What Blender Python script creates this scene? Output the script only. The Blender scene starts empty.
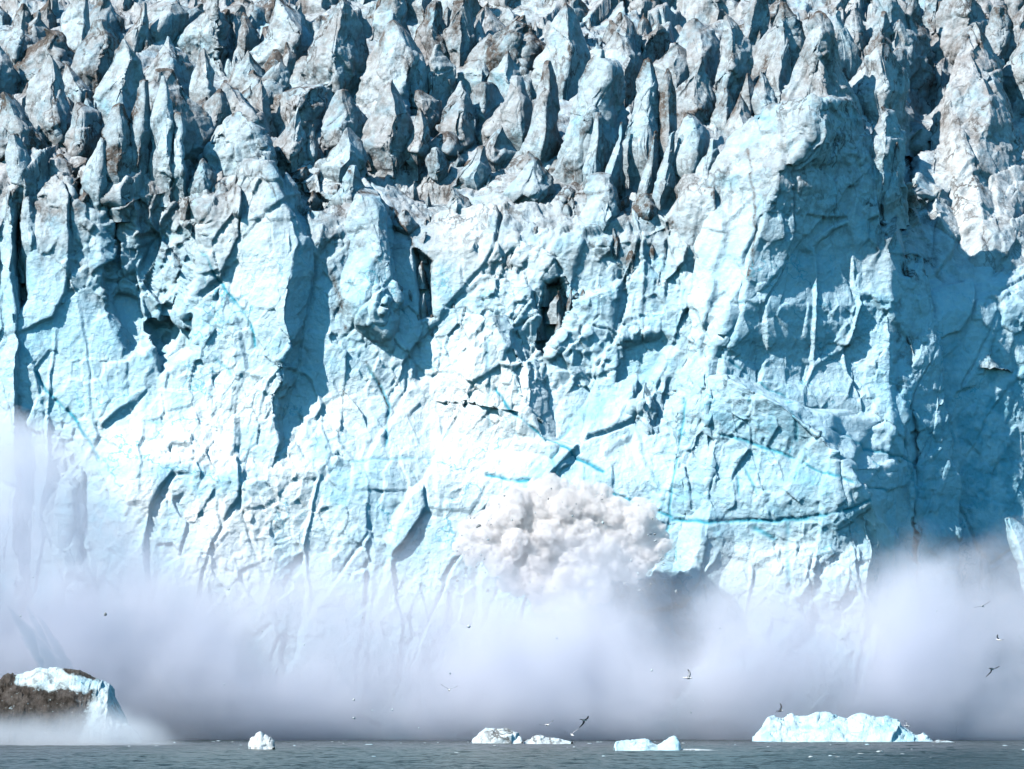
import bpy, math, random
import numpy as np
from mathutils import Vector

random.seed(7); RNG = np.random.default_rng(11)
sc = bpy.context.scene
col = sc.collection
R = math.radians

# ------------------------------------------------------------------ camera model
D, CAMZ, F, HY = 800.0, 8.0, 5760.0, 684.0
G = 45.0          # the ice front stands this far behind the near edge of the mist
CX, CY = 512.0, 384.5
PITCH = math.atan((HY - CY) / F)
cp, sp = math.cos(PITCH), math.sin(PITCH)

def W(px, py, Y):
    """photo pixel + distance behind the ice front (m) -> world point"""
    px = np.asarray(px, float); py = np.asarray(py, float); Y = np.asarray(Y, float)
    u = (px - CX) / F; v = (CY - py) / F
    dy = cp - v * sp; dz = sp + v * cp
    t = (D + Y) / dy
    return np.stack(np.broadcast_arrays(u * t, Y, CAMZ + dz * t), -1)

def PX(P):
    """world points -> photo pixel"""
    y = P[..., 1] + D; z = P[..., 2] - CAMZ
    f = y * cp + z * sp; up = -y * sp + z * cp
    return CX + F * P[..., 0] / f, CY - F * up / f

def water_Y(py):
    v = (CY - py) / F
    dy = cp - v * sp; dz = sp + v * cp
    return -CAMZ / dz * dy - D

cam = bpy.data.objects.new('camera', bpy.data.cameras.new('camera')); col.objects.link(cam)
cam.location = (0, -D, CAMZ); cam.rotation_euler = (math.pi / 2 + PITCH, 0, 0)
cam.data.sensor_width = 36.0; cam.data.lens = F / 1024 * 36.0
cam.data.clip_start = 1.0; cam.data.clip_end = 20000
sc.camera = cam

# ------------------------------------------------------------------ noise
def hsh(ix, iy, iz, seed):
    h = (ix.astype(np.uint32) * np.uint32(374761393) + iy.astype(np.uint32) * np.uint32(668265263)
         + iz.astype(np.uint32) * np.uint32(2147483647) + np.uint32(seed * 974711 + 12345))
    h = (h ^ (h >> np.uint32(13))) * np.uint32(1274126177)
    h = (h ^ (h >> np.uint32(16))) * np.uint32(2246822519)
    h = h ^ (h >> np.uint32(15))
    return h

def rnd(h): return (h & np.uint32(0xFFFFFF)).astype(np.float32) / np.float32(16777216)

def vnoise(P, seed=0):
    P = P.astype(np.float32)
    f = np.floor(P); i = f.astype(np.int32); f = P - f
    w = f * f * f * (f * (f * 6 - 15) + 10)
    out = 0
    for dx in (0, 1):
        wx = w[:, 0] if dx else 1 - w[:, 0]
        for dy in (0, 1):
            wy = w[:, 1] if dy else 1 - w[:, 1]
            for dz in (0, 1):
                wz = w[:, 2] if dz else 1 - w[:, 2]
                out = out + rnd(hsh(i[:, 0] + dx, i[:, 1] + dy, i[:, 2] + dz, seed)) * wx * wy * wz
    return out * 2 - 1

def fbm(P, octv=4, seed=0, gain=.5):
    a, s, o = 1.0, 0, 0
    for k in range(octv):
        s = s + a * vnoise(P * (2.03 ** k) + 17.1 * k, seed + k); o += a; a *= gain
    return s / o

def ridged(P, octv=4, seed=0):
    a, s, o = 1.0, 0, 0
    for k in range(octv):
        s = s + a * (1 - 2 * np.abs(vnoise(P * (2.07 ** k) + 9.7 * k, seed + k))); o += a; a *= .5
    return s / o

def worley(P, seed=0):
    P = P.astype(np.float32)
    fl = np.floor(P); i = fl.astype(np.int32); f = P - fl
    F1 = np.full(len(P), 9, np.float32); F2 = F1.copy(); ID = np.zeros(len(P), np.float32)
    for dx in (-1, 0, 1):
        for dy in (-1, 0, 1):
            for dz in (-1, 0, 1):
                h = hsh(i[:, 0] + dx, i[:, 1] + dy, i[:, 2] + dz, seed)
                h2 = (h ^ (h >> np.uint32(11))) * np.uint32(2654435761)
                h3 = (h2 ^ (h2 >> np.uint32(13))) * np.uint32(2246822519)
                ax = dx + rnd(h) - f[:, 0]; ay = dy + rnd(h2) - f[:, 1]; az = dz + rnd(h3) - f[:, 2]
                d = ax * ax + ay * ay + az * az
                n = d < F1
                F2 = np.where(n, F1, np.minimum(F2, d)); ID = np.where(n, rnd(h3), ID); F1 = np.where(n, d, F1)
    return np.sqrt(F1), np.sqrt(F2), ID

def sstep(a, b, x):
    t = np.clip((x - a) / (b - a), 0, 1); return t * t * (3 - 2 * t)

# ------------------------------------------------------------------ ice relief in world space (metres, + = outwards)
def facets(P, seed, slope, stepv, soft=.10, border=False):
    """broken planes: every cell of a 3-D Voronoi pattern is a tilted flat, with small steps between cells (P in cell units)"""
    P = P.astype(np.float32)
    fl = np.floor(P); i = fl.astype(np.int32); f = P - fl
    F1 = np.full(len(P), 9, np.float32); F2 = F1.copy(); H = np.zeros(len(P), np.float32)
    for dx in (-1, 0, 1):
        for dy in (-1, 0, 1):
            for dz in (-1, 0, 1):
                h = hsh(i[:, 0] + dx, i[:, 1] + dy, i[:, 2] + dz, seed)
                h2 = (h ^ (h >> np.uint32(11))) * np.uint32(2654435761); h2 = h2 ^ (h2 >> np.uint32(15))
                h3 = (h2 ^ (h2 >> np.uint32(13))) * np.uint32(2246822519); h3 = h3 ^ (h3 >> np.uint32(14))
                r1, r2, r3 = rnd(h), rnd(h2), rnd(h3)
                ax = f[:, 0] - dx - r1; ay = f[:, 1] - dy - r2; az = f[:, 2] - dz - r3
                d = ax * ax + ay * ay + az * az
                n = d < F1
                hh = slope * (ax * (rnd(h3 * np.uint32(3)) * 2 - 1) * 1.3 + az * (rnd(h2 * np.uint32(5)) * 2 - 1) + ay * (r1 * 2 - 1)) + stepv * (r3 - .5)
                F2 = np.where(n, F1, np.minimum(F2, d)); H = np.where(n, hh, H); F1 = np.where(n, d, F1)
    B = np.sqrt(F2) - np.sqrt(F1)
    return (H * sstep(0, soft, B), B) if border else H * sstep(0, soft, B)

def shear(P):
    """fracture grain: upright on the left, leaning to the right in the middle and on the right-hand slope"""
    x = P[:, 0]; z = P[:, 2]
    k = .15 + .30 * sstep(-28, 2, x) * sstep(26, 14, x) + .55 * sstep(52, 60, x) * sstep(30, 60, z)
    Q = P.copy(); Q[:, 0] = x - k * (z - 45); return Q

def ice_disp(P, big=1.0, rough=1.0, crack=.35):
    wv = np.stack([fbm(P * .12, 4, 40), fbm(P * .12 + 31, 4, 44), fbm(P * .12 + 77, 4, 48)], -1)
    S = shear(P)
    Q = S + 1.0 * wv
    out = big * .6 * ridged(S * np.array([.085, .085, .022]), 4, 21)
    h_, B = facets(Q * np.array([1, 1, .45]) / 9.0, 3, 2.5, 1.0, .06, True); out = out + big * h_
    out = out - big * 1.3 * crack * (1 - sstep(.0, .04, B)) * sstep(.08, .35, fbm(P * .09 + 5, 3, 31))
    m = sstep(-.25, .3, fbm(P * .07, 3, 77))
    out = out + rough * (.55 + .7 * m) * facets((.75 * P + .25 * S + .8 * wv) * np.array([1, 1, .7]) / 3.6, 5, 1.15, .42, .04)
    out = out + rough * (.2 + .9 * m) * facets((P + .5 * wv) * np.array([1, 1, .85]) / 1.35, 8, .5, .24, .10)
    out = out + rough * (.10 + .28 * m) * ridged(S * np.array([.5, .5, .36]), 5, 60)
    return out

# blue meltwater veins and cracks, traced on the ice face (photo pixels)
VEINS = [
 ([(205,255),(215,275),(226,290),(237,305),(246,320),(252,335),(253,345)],1.6,1),
 ([(36,372),(45,388),(60,405),(75,420),(88,440),(98,458)],1.5,1),
 ([(494,388),(510,410),(522,420),(540,435),(560,450),(585,462),(603,472)],1.7,1),
 ([(487,475),(515,481),(552,484),(585,488),(618,495),(650,508),(672,518)],1.8,1),
 ([(672,520),(712,522),(752,520),(790,520),(818,516),(845,510),(872,499)],2.0,1),
 ([(715,355),(735,365),(760,382),(785,395),(793,410),(797,440)],1.3,.8),
 ([(720,435),(760,446),(797,459),(830,476),(860,484),(887,490)],1.5,.9),
 ([(830,430),(855,443),(885,452),(905,460),(920,466)],1.4,.9),
 ([(683,290),(680,310),(675,340)],1.0,.6),
 ([(685,400),(680,440),(675,470),(670,510),(668,530)],1.3,.8),
 ([(488,338),(488,380),(487,425)],1.8,.45),
 ([(515,370),(518,392)],1.4,.8),
 ([(340,462),(380,460),(415,458)],1.3,.5),
 ([(368,367),(380,385),(389,405),(386,430),(386,447)],1.8,.9),
 ([(560,450),(552,462),(556,470)],2.5,.8),
 ([(800,460),(796,480)],1.2,.6),([(736,470),(739,495)],1.2,.7),([(745,470),(757,492)],1.4,.7),
 ([(755,528),(762,532),(775,538)],3.0,.8),
 ([(752,118),(770,118)],2.5,.5),([(745,330),(742,380)],1,.0),
 ([(558,440),(570,425)],2,.6),
 ([(700,560),(706,600)],1.5,.4),([(787,520),(788,560),(790,590)],2.5,.55),
 ([(520,440),(500,410)],1,.4),
 ([(903,440),(912,480),(915,520)],1.5,.6),
 ([(983,550),(980,590)],2.2,.9),
 ([(412,470),(425,500),(420,540)],1.2,.4),([(540,385),(545,430)],1,.3),
 ([(215,360),(228,368),(232,375)],2,.6),
]
DIRTCRACK = [([(748,150),(754,200),(756,230),(752,255),(749,280)],1.5,.6),
 ([(330,270),(340,300),(345,330)],3,.5),([(410,235),(425,275),(432,300)],2,.7),
 ([(340,160),(352,175),(362,180)],1.5,.5),([(388,198),(400,225),(412,240)],1.6,.8),
 ([(610,190),(570,198),(548,196)],1.5,.6),([(618,175),(624,215)],2,.6),
 ([(225,205),(228,215),(260,172),(270,180),(276,200)],1.2,.45),
 ([(365,362),(378,380),(388,408)],1.3,.6),([(700,110),(680,115),(672,112)],3,.6)]
BLUEBLOB = [(990,450,60,130,.62),(930,480,26,130,.45),(165,250,34,26,.55),(160,345,26,20,.85),(152,425,12,5,.8),(545,245,20,16,.4),(735,140,18,10,.5),(700,255,8,14,.4),  # first two paint the right-hand recess darker, for its shade
 (345,440,25,10,.25),(600,410,35,30,.3),(780,480,60,40,.3),(585,500,30,14,.3),(120,470,30,15,.3),(730,180,20,8,.4),
 (540,320,12,30,.3),(640,370,20,12,.35),(490,80,22,10,.6),(515,140,10,10,.6),(552,105,10,20,.6),(622,130,8,16,.5)]
DIRTBLOB = [(380,250,30,20,.6),(440,300,22,16,.6),(560,290,16,18,.5),(610,300,40,24,.5),(690,120,12,30,.5),(300,150,20,14,.5),(720,100,30,14,.5),(250,200,16,20,.4),(520,170,30,12,.7),(400,170,24,14,.5),(655,222,28,10,1.),(640,250,40,16,.5),(495,250,32,18,.55),(450,245,28,8,.5),(340,310,16,30,.5),(100,285,18,26,.4),(420,262,14,8,.6),
 (540,272,8,6,.8),(560,175,30,18,.5),(30,300,8,24,.4),(985,40,16,22,.8),(930,150,22,10,.5),(980,130,20,14,.45),(915,270,14,26,.9),(905,330,10,60,.5),
 (940,25,10,10,.9),(520,45,24,16,.9),(330,75,35,8,.6),(435,20,14,18,.8),(25,5,30,8,.7),(225,10,10,14,.7)]

def seg_dist(x, y, poly):
    best = np.full(x.shape, 1e9)
    for (ax, ay), (bx, by) in zip(poly[:-1], poly[1:]):
        dx, dy = bx - ax, by - ay; L2 = dx * dx + dy * dy + 1e-9
        t = np.clip(((x - ax) * dx + (y - ay) * dy) / L2, 0, 1)
        best = np.minimum(best, np.hypot(x - ax - t * dx, y - ay - t * dy))
    return best

SUNBLOB = [(215,490,150,110,1.),(470,420,100,110,.95),(885,545,45,70,.9),(340,420,60,60,.6),(250,270,50,70,.5),(705,220,22,90,.5),(600,470,60,70,.4),(480,250,90,50,.6),(760,560,90,40,.5),(975,200,50,110,.6)]  # patches where bright sunlight is painted into the ice colour
def sunlit_white(P):
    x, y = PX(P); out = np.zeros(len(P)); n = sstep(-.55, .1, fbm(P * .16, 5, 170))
    for bx, by, rx, ry, a in SUNBLOB:
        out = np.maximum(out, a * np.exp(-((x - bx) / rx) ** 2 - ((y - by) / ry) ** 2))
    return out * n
def surface_marks(P):
    """dirt 0-1, blue 0-1 of the ice at world points (front face features traced at their place)"""
    x, y = PX(P)
    wob = fbm(P * .5, 3, 90); wob2 = fbm(P * .5 + 50, 3, 94)
    x = x + 2.2 * wob; y = y + 2.2 * wob2
    blue = np.zeros(len(P)); dirt = np.zeros(len(P))
    br = .45 + .75 * sstep(-.5, .3, fbm(P * .45, 4, 97))
    for poly, w, a in VEINS:
        q = np.array(poly); m = (x > q[:, 0].min() - 9) & (x < q[:, 0].max() + 9) & (y > q[:, 1].min() - 9) & (y < q[:, 1].max() + 9)
        if m.any():
            d = seg_dist(x[m], y[m], poly); blue[m] = np.maximum(blue[m], a * np.exp(-(d / (w * (.6 + .45 * br[m]))) ** 2) * np.clip(br[m] * 1.5 - .2, .3, 1))
    for poly, w, a in DIRTCRACK:
        q = np.array(poly); m = (x > q[:, 0].min() - 9) & (x < q[:, 0].max() + 9) & (y > q[:, 1].min() - 9) & (y < q[:, 1].max() + 9)
        if m.any():
            d = seg_dist(x[m], y[m], poly); dirt[m] = np.maximum(dirt[m], a * np.exp(-(d / w) ** 2) * br[m])
    n = sstep(-.25, .35, fbm(P * .4, 4, 101))
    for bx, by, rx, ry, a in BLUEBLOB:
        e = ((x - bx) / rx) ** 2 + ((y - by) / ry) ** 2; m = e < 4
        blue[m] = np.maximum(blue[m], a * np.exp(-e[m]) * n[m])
    n2 = sstep(.0, .45, fbm(P * np.array([.35, .35, .6]), 4, 111))
    for bx, by, rx, ry, a in DIRTBLOB:
        e = ((x - bx) / rx) ** 2 + ((y - by) / ry) ** 2; m = e < 4
        dirt[m] = np.maximum(dirt[m], a * np.exp(-e[m]) * n2[m])
    return dirt, blue

# ------------------------------------------------------------------ mesh helpers
def mesh_np(name, V, Q, mat, parent=None, attrs=None, smooth=True):
    me = bpy.data.meshes.new(name)
    V = np.ascontiguousarray(V, np.float32); Q = np.ascontiguousarray(Q, np.int32)
    me.vertices.add(len(V)); me.vertices.foreach_set('co', V.ravel())
    k = Q.shape[1]
    me.loops.add(Q.size); me.loops.foreach_set('vertex_index', Q.ravel())
    me.polygons.add(len(Q)); me.polygons.foreach_set('loop_start', np.arange(0, Q.size, k, dtype=np.int32))
    me.update(calc_edges=True)
    if smooth: me.polygons.foreach_set('use_smooth', np.ones(len(Q), bool))
    for an, av in (attrs or {}).items():
        a = me.attributes.new(an, 'FLOAT', 'POINT'); a.data.foreach_set('value', np.ascontiguousarray(av, np.float32))
    me.materials.append(mat)
    o = bpy.data.objects.new(name, me); col.objects.link(o)
    if parent: o.parent = parent
    return o

def grid_quads(nr, nc, wrap=False):
    r = np.arange(nr - 1)[:, None]; c = np.arange(nc if wrap else nc - 1)[None, :]
    c2 = (c + 1) % nc
    a = r * nc + c; b = r * nc + c2; d = (r + 1) * nc + c2; e = (r + 1) * nc + c
    return np.stack([a, e, d, b], -1).reshape(-1, 4)

def normals(V, Q):
    a, b, c, d = (V[Q[:, i]] for i in range(4))
    n = np.cross(c - a, d - b)
    N = np.zeros_like(V)
    for i in range(4): np.add.at(N, Q[:, i], n)
    return N / (np.linalg.norm(N, axis=1, keepdims=True) + 1e-9)

def tag(o, label=None, cat=None, group=None, kind=None):
    if label: o['label'] = label
    if cat: o['category'] = cat
    if group: o['group'] = group
    if kind: o['kind'] = kind
    return o

# ------------------------------------------------------------------ materials
def new_mat(name):
    m = bpy.data.materials.new(name); m.use_nodes = True
    nt = m.node_tree; nt.nodes.clear()
    return m, nt, nt.nodes, nt.links

def rgb(c): return (c[0], c[1], c[2], 1)

def ice_material(name='glacier_ice', fresh=(.45, .725, .88), old=(.50, .53, .56), silt=(.075, .062, .053)):
    m, nt, N, L = new_mat(name)
    out = N.new('ShaderNodeOutputMaterial'); b = N.new('ShaderNodeBsdfPrincipled'); L.new(b.outputs[0], out.inputs[0])
    geo = N.new('ShaderNodeNewGeometry')
    def attr(n):
        a = N.new('ShaderNodeAttribute'); a.attribute_name = n; return a.outputs['Fac']
    def noise(scale, det=6, rough=.6, vec=None):
        t = N.new('ShaderNodeTexNoise'); t.inputs['Scale'].default_value = scale; t.inputs['Detail'].default_value = det
        t.inputs['Roughness'].default_value = rough; L.new(vec or geo.outputs['Position'], t.inputs['Vector']); return t.outputs['Fac']
    def ramp(f, a, c):
        r = N.new('ShaderNodeMapRange'); r.inputs[1].default_value = a; r.inputs[2].default_value = c; L.new(f, r.inputs[0]); return r.outputs[0]
    def mix(f, a, c, mode='MIX'):
        x = N.new('ShaderNodeMix'); x.data_type = 'RGBA'; x.blend_type = mode
        if isinstance(f, float): x.inputs[0].default_value = f
        else: L.new(f, x.inputs[0])
        for s, v in ((6, a), (7, c)):
            if isinstance(v, tuple): x.inputs[s].default_value = rgb(v)
            else: L.new(v, x.inputs[s])
        return x.outputs[2]
    def math_(op, a, c):
        x = N.new('ShaderNodeMath'); x.operation = op; x.use_clamp = True
        for i, v in enumerate((a, c)):
            if isinstance(v, float): x.inputs[i].default_value = v
            else: L.new(v, x.inputs[i])
        return x.outputs[0]
    c = mix(attr('weather'), fresh, old)
    c = mix(math_('MULTIPLY', ramp(noise(.045, 4, .6), .42, .62), .6), c, (.58, .79, .90))
    # bluer, clearer bands and patches of ice; whiter ones by noise
    c = mix(math_('MULTIPLY', ramp(noise(.16, 5, .65), .5, .72), .55), c, (.15, .55, .76))
    c = mix(math_('MULTIPLY', ramp(noise(.6, 6, .7), .52, .68), .5), c, (.72, .83, .87))
    c = mix(attr('sunlit_white'), c, (.80, .87, .90))  # painted sunlight: whitens the ice colour
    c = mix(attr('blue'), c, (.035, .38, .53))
    # dirt: attribute broken up by fine noise
    dn = ramp(noise(1.6, 7, .75), .3, .62)
    d = math_('MULTIPLY', attr('dirt'), dn)
    d = math_('MULTIPLY', d, 1.9)
    c = mix(d, c, silt)
    film = math_('MULTIPLY', math_('MULTIPLY', attr('weather'), ramp(noise(.45, 8, .78), .41, .64)), .78)
    c = mix(film, c, (.22, .195, .18))
    # hairline network of clear blue ice
    vs = N.new('ShaderNodeMath'); vs.operation = 'SUBTRACT'; vs.inputs[1].default_value = .5; L.new(noise(.085, 5, .55), vs.inputs[0])
    va = N.new('ShaderNodeMath'); va.operation = 'ABSOLUTE'; L.new(vs.outputs[0], va.inputs[0])
    vein = math_('MULTIPLY', ramp(va.outputs[0], .0075, .001), ramp(noise(.07, 3, .5), .46, .6))
    vein = math_('MULTIPLY', vein, ramp(attr('weather'), .5, .2))
    c = mix(math_('MULTIPLY', vein, .7), c, (.06, .42, .58))
    # thin seams of grit along old fractures
    mp = N.new('ShaderNodeMapping'); mp.inputs['Scale'].default_value = (1, 1, .55); L.new(geo.outputs['Position'], mp.inputs[0])
    sn = N.new('ShaderNodeMath'); sn.operation = 'SUBTRACT'; sn.inputs[1].default_value = .5; L.new(noise(.22, 6, .6, mp.outputs[0]), sn.inputs[0])
    ab = N.new('ShaderNodeMath'); ab.operation = 'ABSOLUTE'; L.new(sn.outputs[0], ab.inputs[0])
    seam = math_('MULTIPLY', ramp(ab.outputs[0], .03, .006), ramp(noise(.12, 4, .6), .42, .6))
    seam = math_('MULTIPLY', seam, ramp(attr('weather'), .25, .8))
    c = mix(math_('MULTIPLY', seam, .85), c, (.06, .047, .04))
    L.new(c, b.inputs['Base Color'])
    b.inputs['Roughness'].default_value = .55
    b.inputs['IOR'].default_value = 1.31
    b.inputs['Specular IOR Level'].default_value = .35
    bp = N.new('ShaderNodeBump'); bp.inputs['Strength'].default_value = .75; bp.inputs['Distance'].default_value = .5
    h = N.new('ShaderNodeMath'); h.operation = 'ADD'
    L.new(noise(1.3, 8, .68), h.inputs[0])
    vo = N.new('ShaderNodeTexVoronoi'); vo.inputs['Scale'].default_value = .9; L.new(geo.outputs['Position'], vo.inputs['Vector'])
    vm = N.new('ShaderNodeMath'); vm.operation = 'MULTIPLY'; vm.inputs[1].default_value = .45; L.new(vo.outputs['Distance'], vm.inputs[0])
    L.new(vm.outputs[0], h.inputs[1]); L.new(h.outputs[0], bp.inputs['Height']); L.new(bp.outputs[0], b.inputs['Normal'])
    return m

ICE = ice_material()

# ------------------------------------------------------------------ the glacier
glacier = bpy.data.objects.new('glacier', None); col.objects.link(glacier)
tag(glacier, 'towering jagged blue-white glacier front rising out of the mist, dirt-streaked seracs along its top', 'glacier')

ip = lambda x, pts: np.interp(x, [p[0] for p in pts], [p[1] for p in pts])
TOP = [(-40,185),(100,200),(230,215),(300,230),(350,240),(420,250),(480,250),(560,245),(640,240),(690,200),(890,215),(930,320),(1070,300)]
YTOP = [(-40,7),(330,7),(430,10),(560,8),(690,7),(890,10),(930,15),(960,20),(1070,29)]
YFOOT = [(-40,1),(890,1),(925,9),(960,17),(1070,26)]
def ground_Y(px, py):
    px = np.asarray(px, float); py = np.asarray(py, float)
    T = ip(px, TOP); yt = ip(px, YTOP); yf = ip(px, YFOOT)
    k = (742 - py) / (742 - T)
    lo = yf + (yt - yf) * np.clip(k, -.3, 1) ** 1 if np.ndim(k) == 0 else yf + (yt - yf) * np.clip(k, -.3, 1)
    lo = lo - 5.5 * sstep(385, 490, py) * sstep(70, 150, px) * sstep(905, 860, px)
    s = np.clip((T - py) / T, 0, 2.5)
    return G + lo + (84 - yt) * s ** 1.25

def poly_mask(x, y, poly, soft):
    """signed soft inside mask of a polygon"""
    q = np.array(poly, float); ins = np.zeros(x.shape, bool); n = len(q); j = n - 1
    for i in range(n):
        c = ((q[i,1] > y) != (q[j,1] > y)) & (x < (q[j,0]-q[i,0]) * (y-q[i,1]) / (q[j,1]-q[i,1]+1e-9) + q[i,0]); ins ^= c; j = i
    d = seg_dist(x, y, list(map(tuple, q)) + [tuple(q[0])])
    return sstep(-soft, soft, np.where(ins, d, -d))

# pushes of the base face: polygon (photo px), metres (+ = deeper), softness px
PUSH = [
 ([(545,283),(560,278),(575,300),(566,330),(553,345),(545,366),(540,350),(543,310)],5,3),
 ([(13,212),(26,215),(30,300),(20,312),(16,280)],6,3),
 ([(105,205),(180,195),(205,225),(190,290),(170,345),(130,350),(110,300)],3.5,9),
 ([(150,325),(190,318),(192,350),(162,370)],4,6),
 ([(886,165),(905,135),(920,150),(912,180),(905,212),(890,212)],10,5),
 ([(415,250),(432,262),(436,318),(420,318)],3,3),
 ([(620,345),(660,335),(675,345),(650,380),(618,382)],1.4,7),
 ([(575,195),(570,215),(562,205)],4,2),
 ([(200,120),(208,160),(206,190),(190,200),(180,190)],5,4),
 ([(70,165),(105,195),(100,212),(75,200)],5,4),
 ([(362,120),(385,140),(382,165),(362,170)],6,4),
 ([(300,185),(335,205),(330,210),(308,205)],4,4),
]

STEP = 1.2
gx = np.concatenate([np.arange(-200, -20, 2.6), np.arange(-20, 1044, STEP), np.arange(1044, 1224, 2.6)]); gy = np.concatenate([np.arange(-150, -12, 2.4), np.arange(-12, 742, STEP), np.arange(742, 800, 4)])
GX, GY = np.meshgrid(gx, gy)
Yb = ground_Y(GX, GY)
for poly, m_, soft in PUSH:
    Yb = Yb + m_ * poly_mask(GX, GY, poly, soft)
Yb = Yb + 7.0 * sstep(190, 100, GY)
Pb = W(GX, GY, Yb).reshape(-1, 3)
Qb = grid_quads(len(gy), len(gx))
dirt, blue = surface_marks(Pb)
Nb = normals(Pb, Qb)
if Nb[:, 1].mean() > 0: Qb = Qb[:, ::-1]; Nb = -Nb
up = sstep(330, 170, GY.ravel())
crumb = poly_mask(GX, GY, PUSH[2][0], 14).ravel() + .8 * np.exp(-((GX - 640) / 50) ** 2 - ((GY - 240) / 45) ** 2).ravel() + .7 * np.exp(-((GX - 560) / 130) ** 2 - ((GY - 330) / 60) ** 2).ravel()
calm = 1 - .35 * (sstep(925, 950, GX) * sstep(320, 350, GY)).ravel()
hgt = ice_disp(Pb, (.42 + .9 * up) * calm, (.46 + .3 * up + .75 * crumb) * calm, .2 + .8 * up)
deep = np.zeros(GX.shape)
for q in (0, 1, 5, 6): deep = np.maximum(deep, poly_mask(GX, GY, PUSH[q][0], 7))
hgt = hgt * (1 - .8 * deep.ravel()) - .35 * blue
Pb2 = Pb + Nb * hgt[:, None]
field_d = up * (.25 + .5 * sstep(0, .4, fbm(Pb * .09, 3, 120))) * sstep(.05, .5, fbm(Pb * .33, 4, 124))
mesh_np('ice_cliff', Pb2, Qb, ICE, glacier,
        {'dirt': np.clip(dirt + field_d, 0, 1), 'sunlit_white': sunlit_white(Pb), 'blue': blue, 'weather': np.clip(up * .9 + .12 * sstep(.1, .5, fbm(Pb * .05, 3, 128)), 0, 1)})

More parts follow.
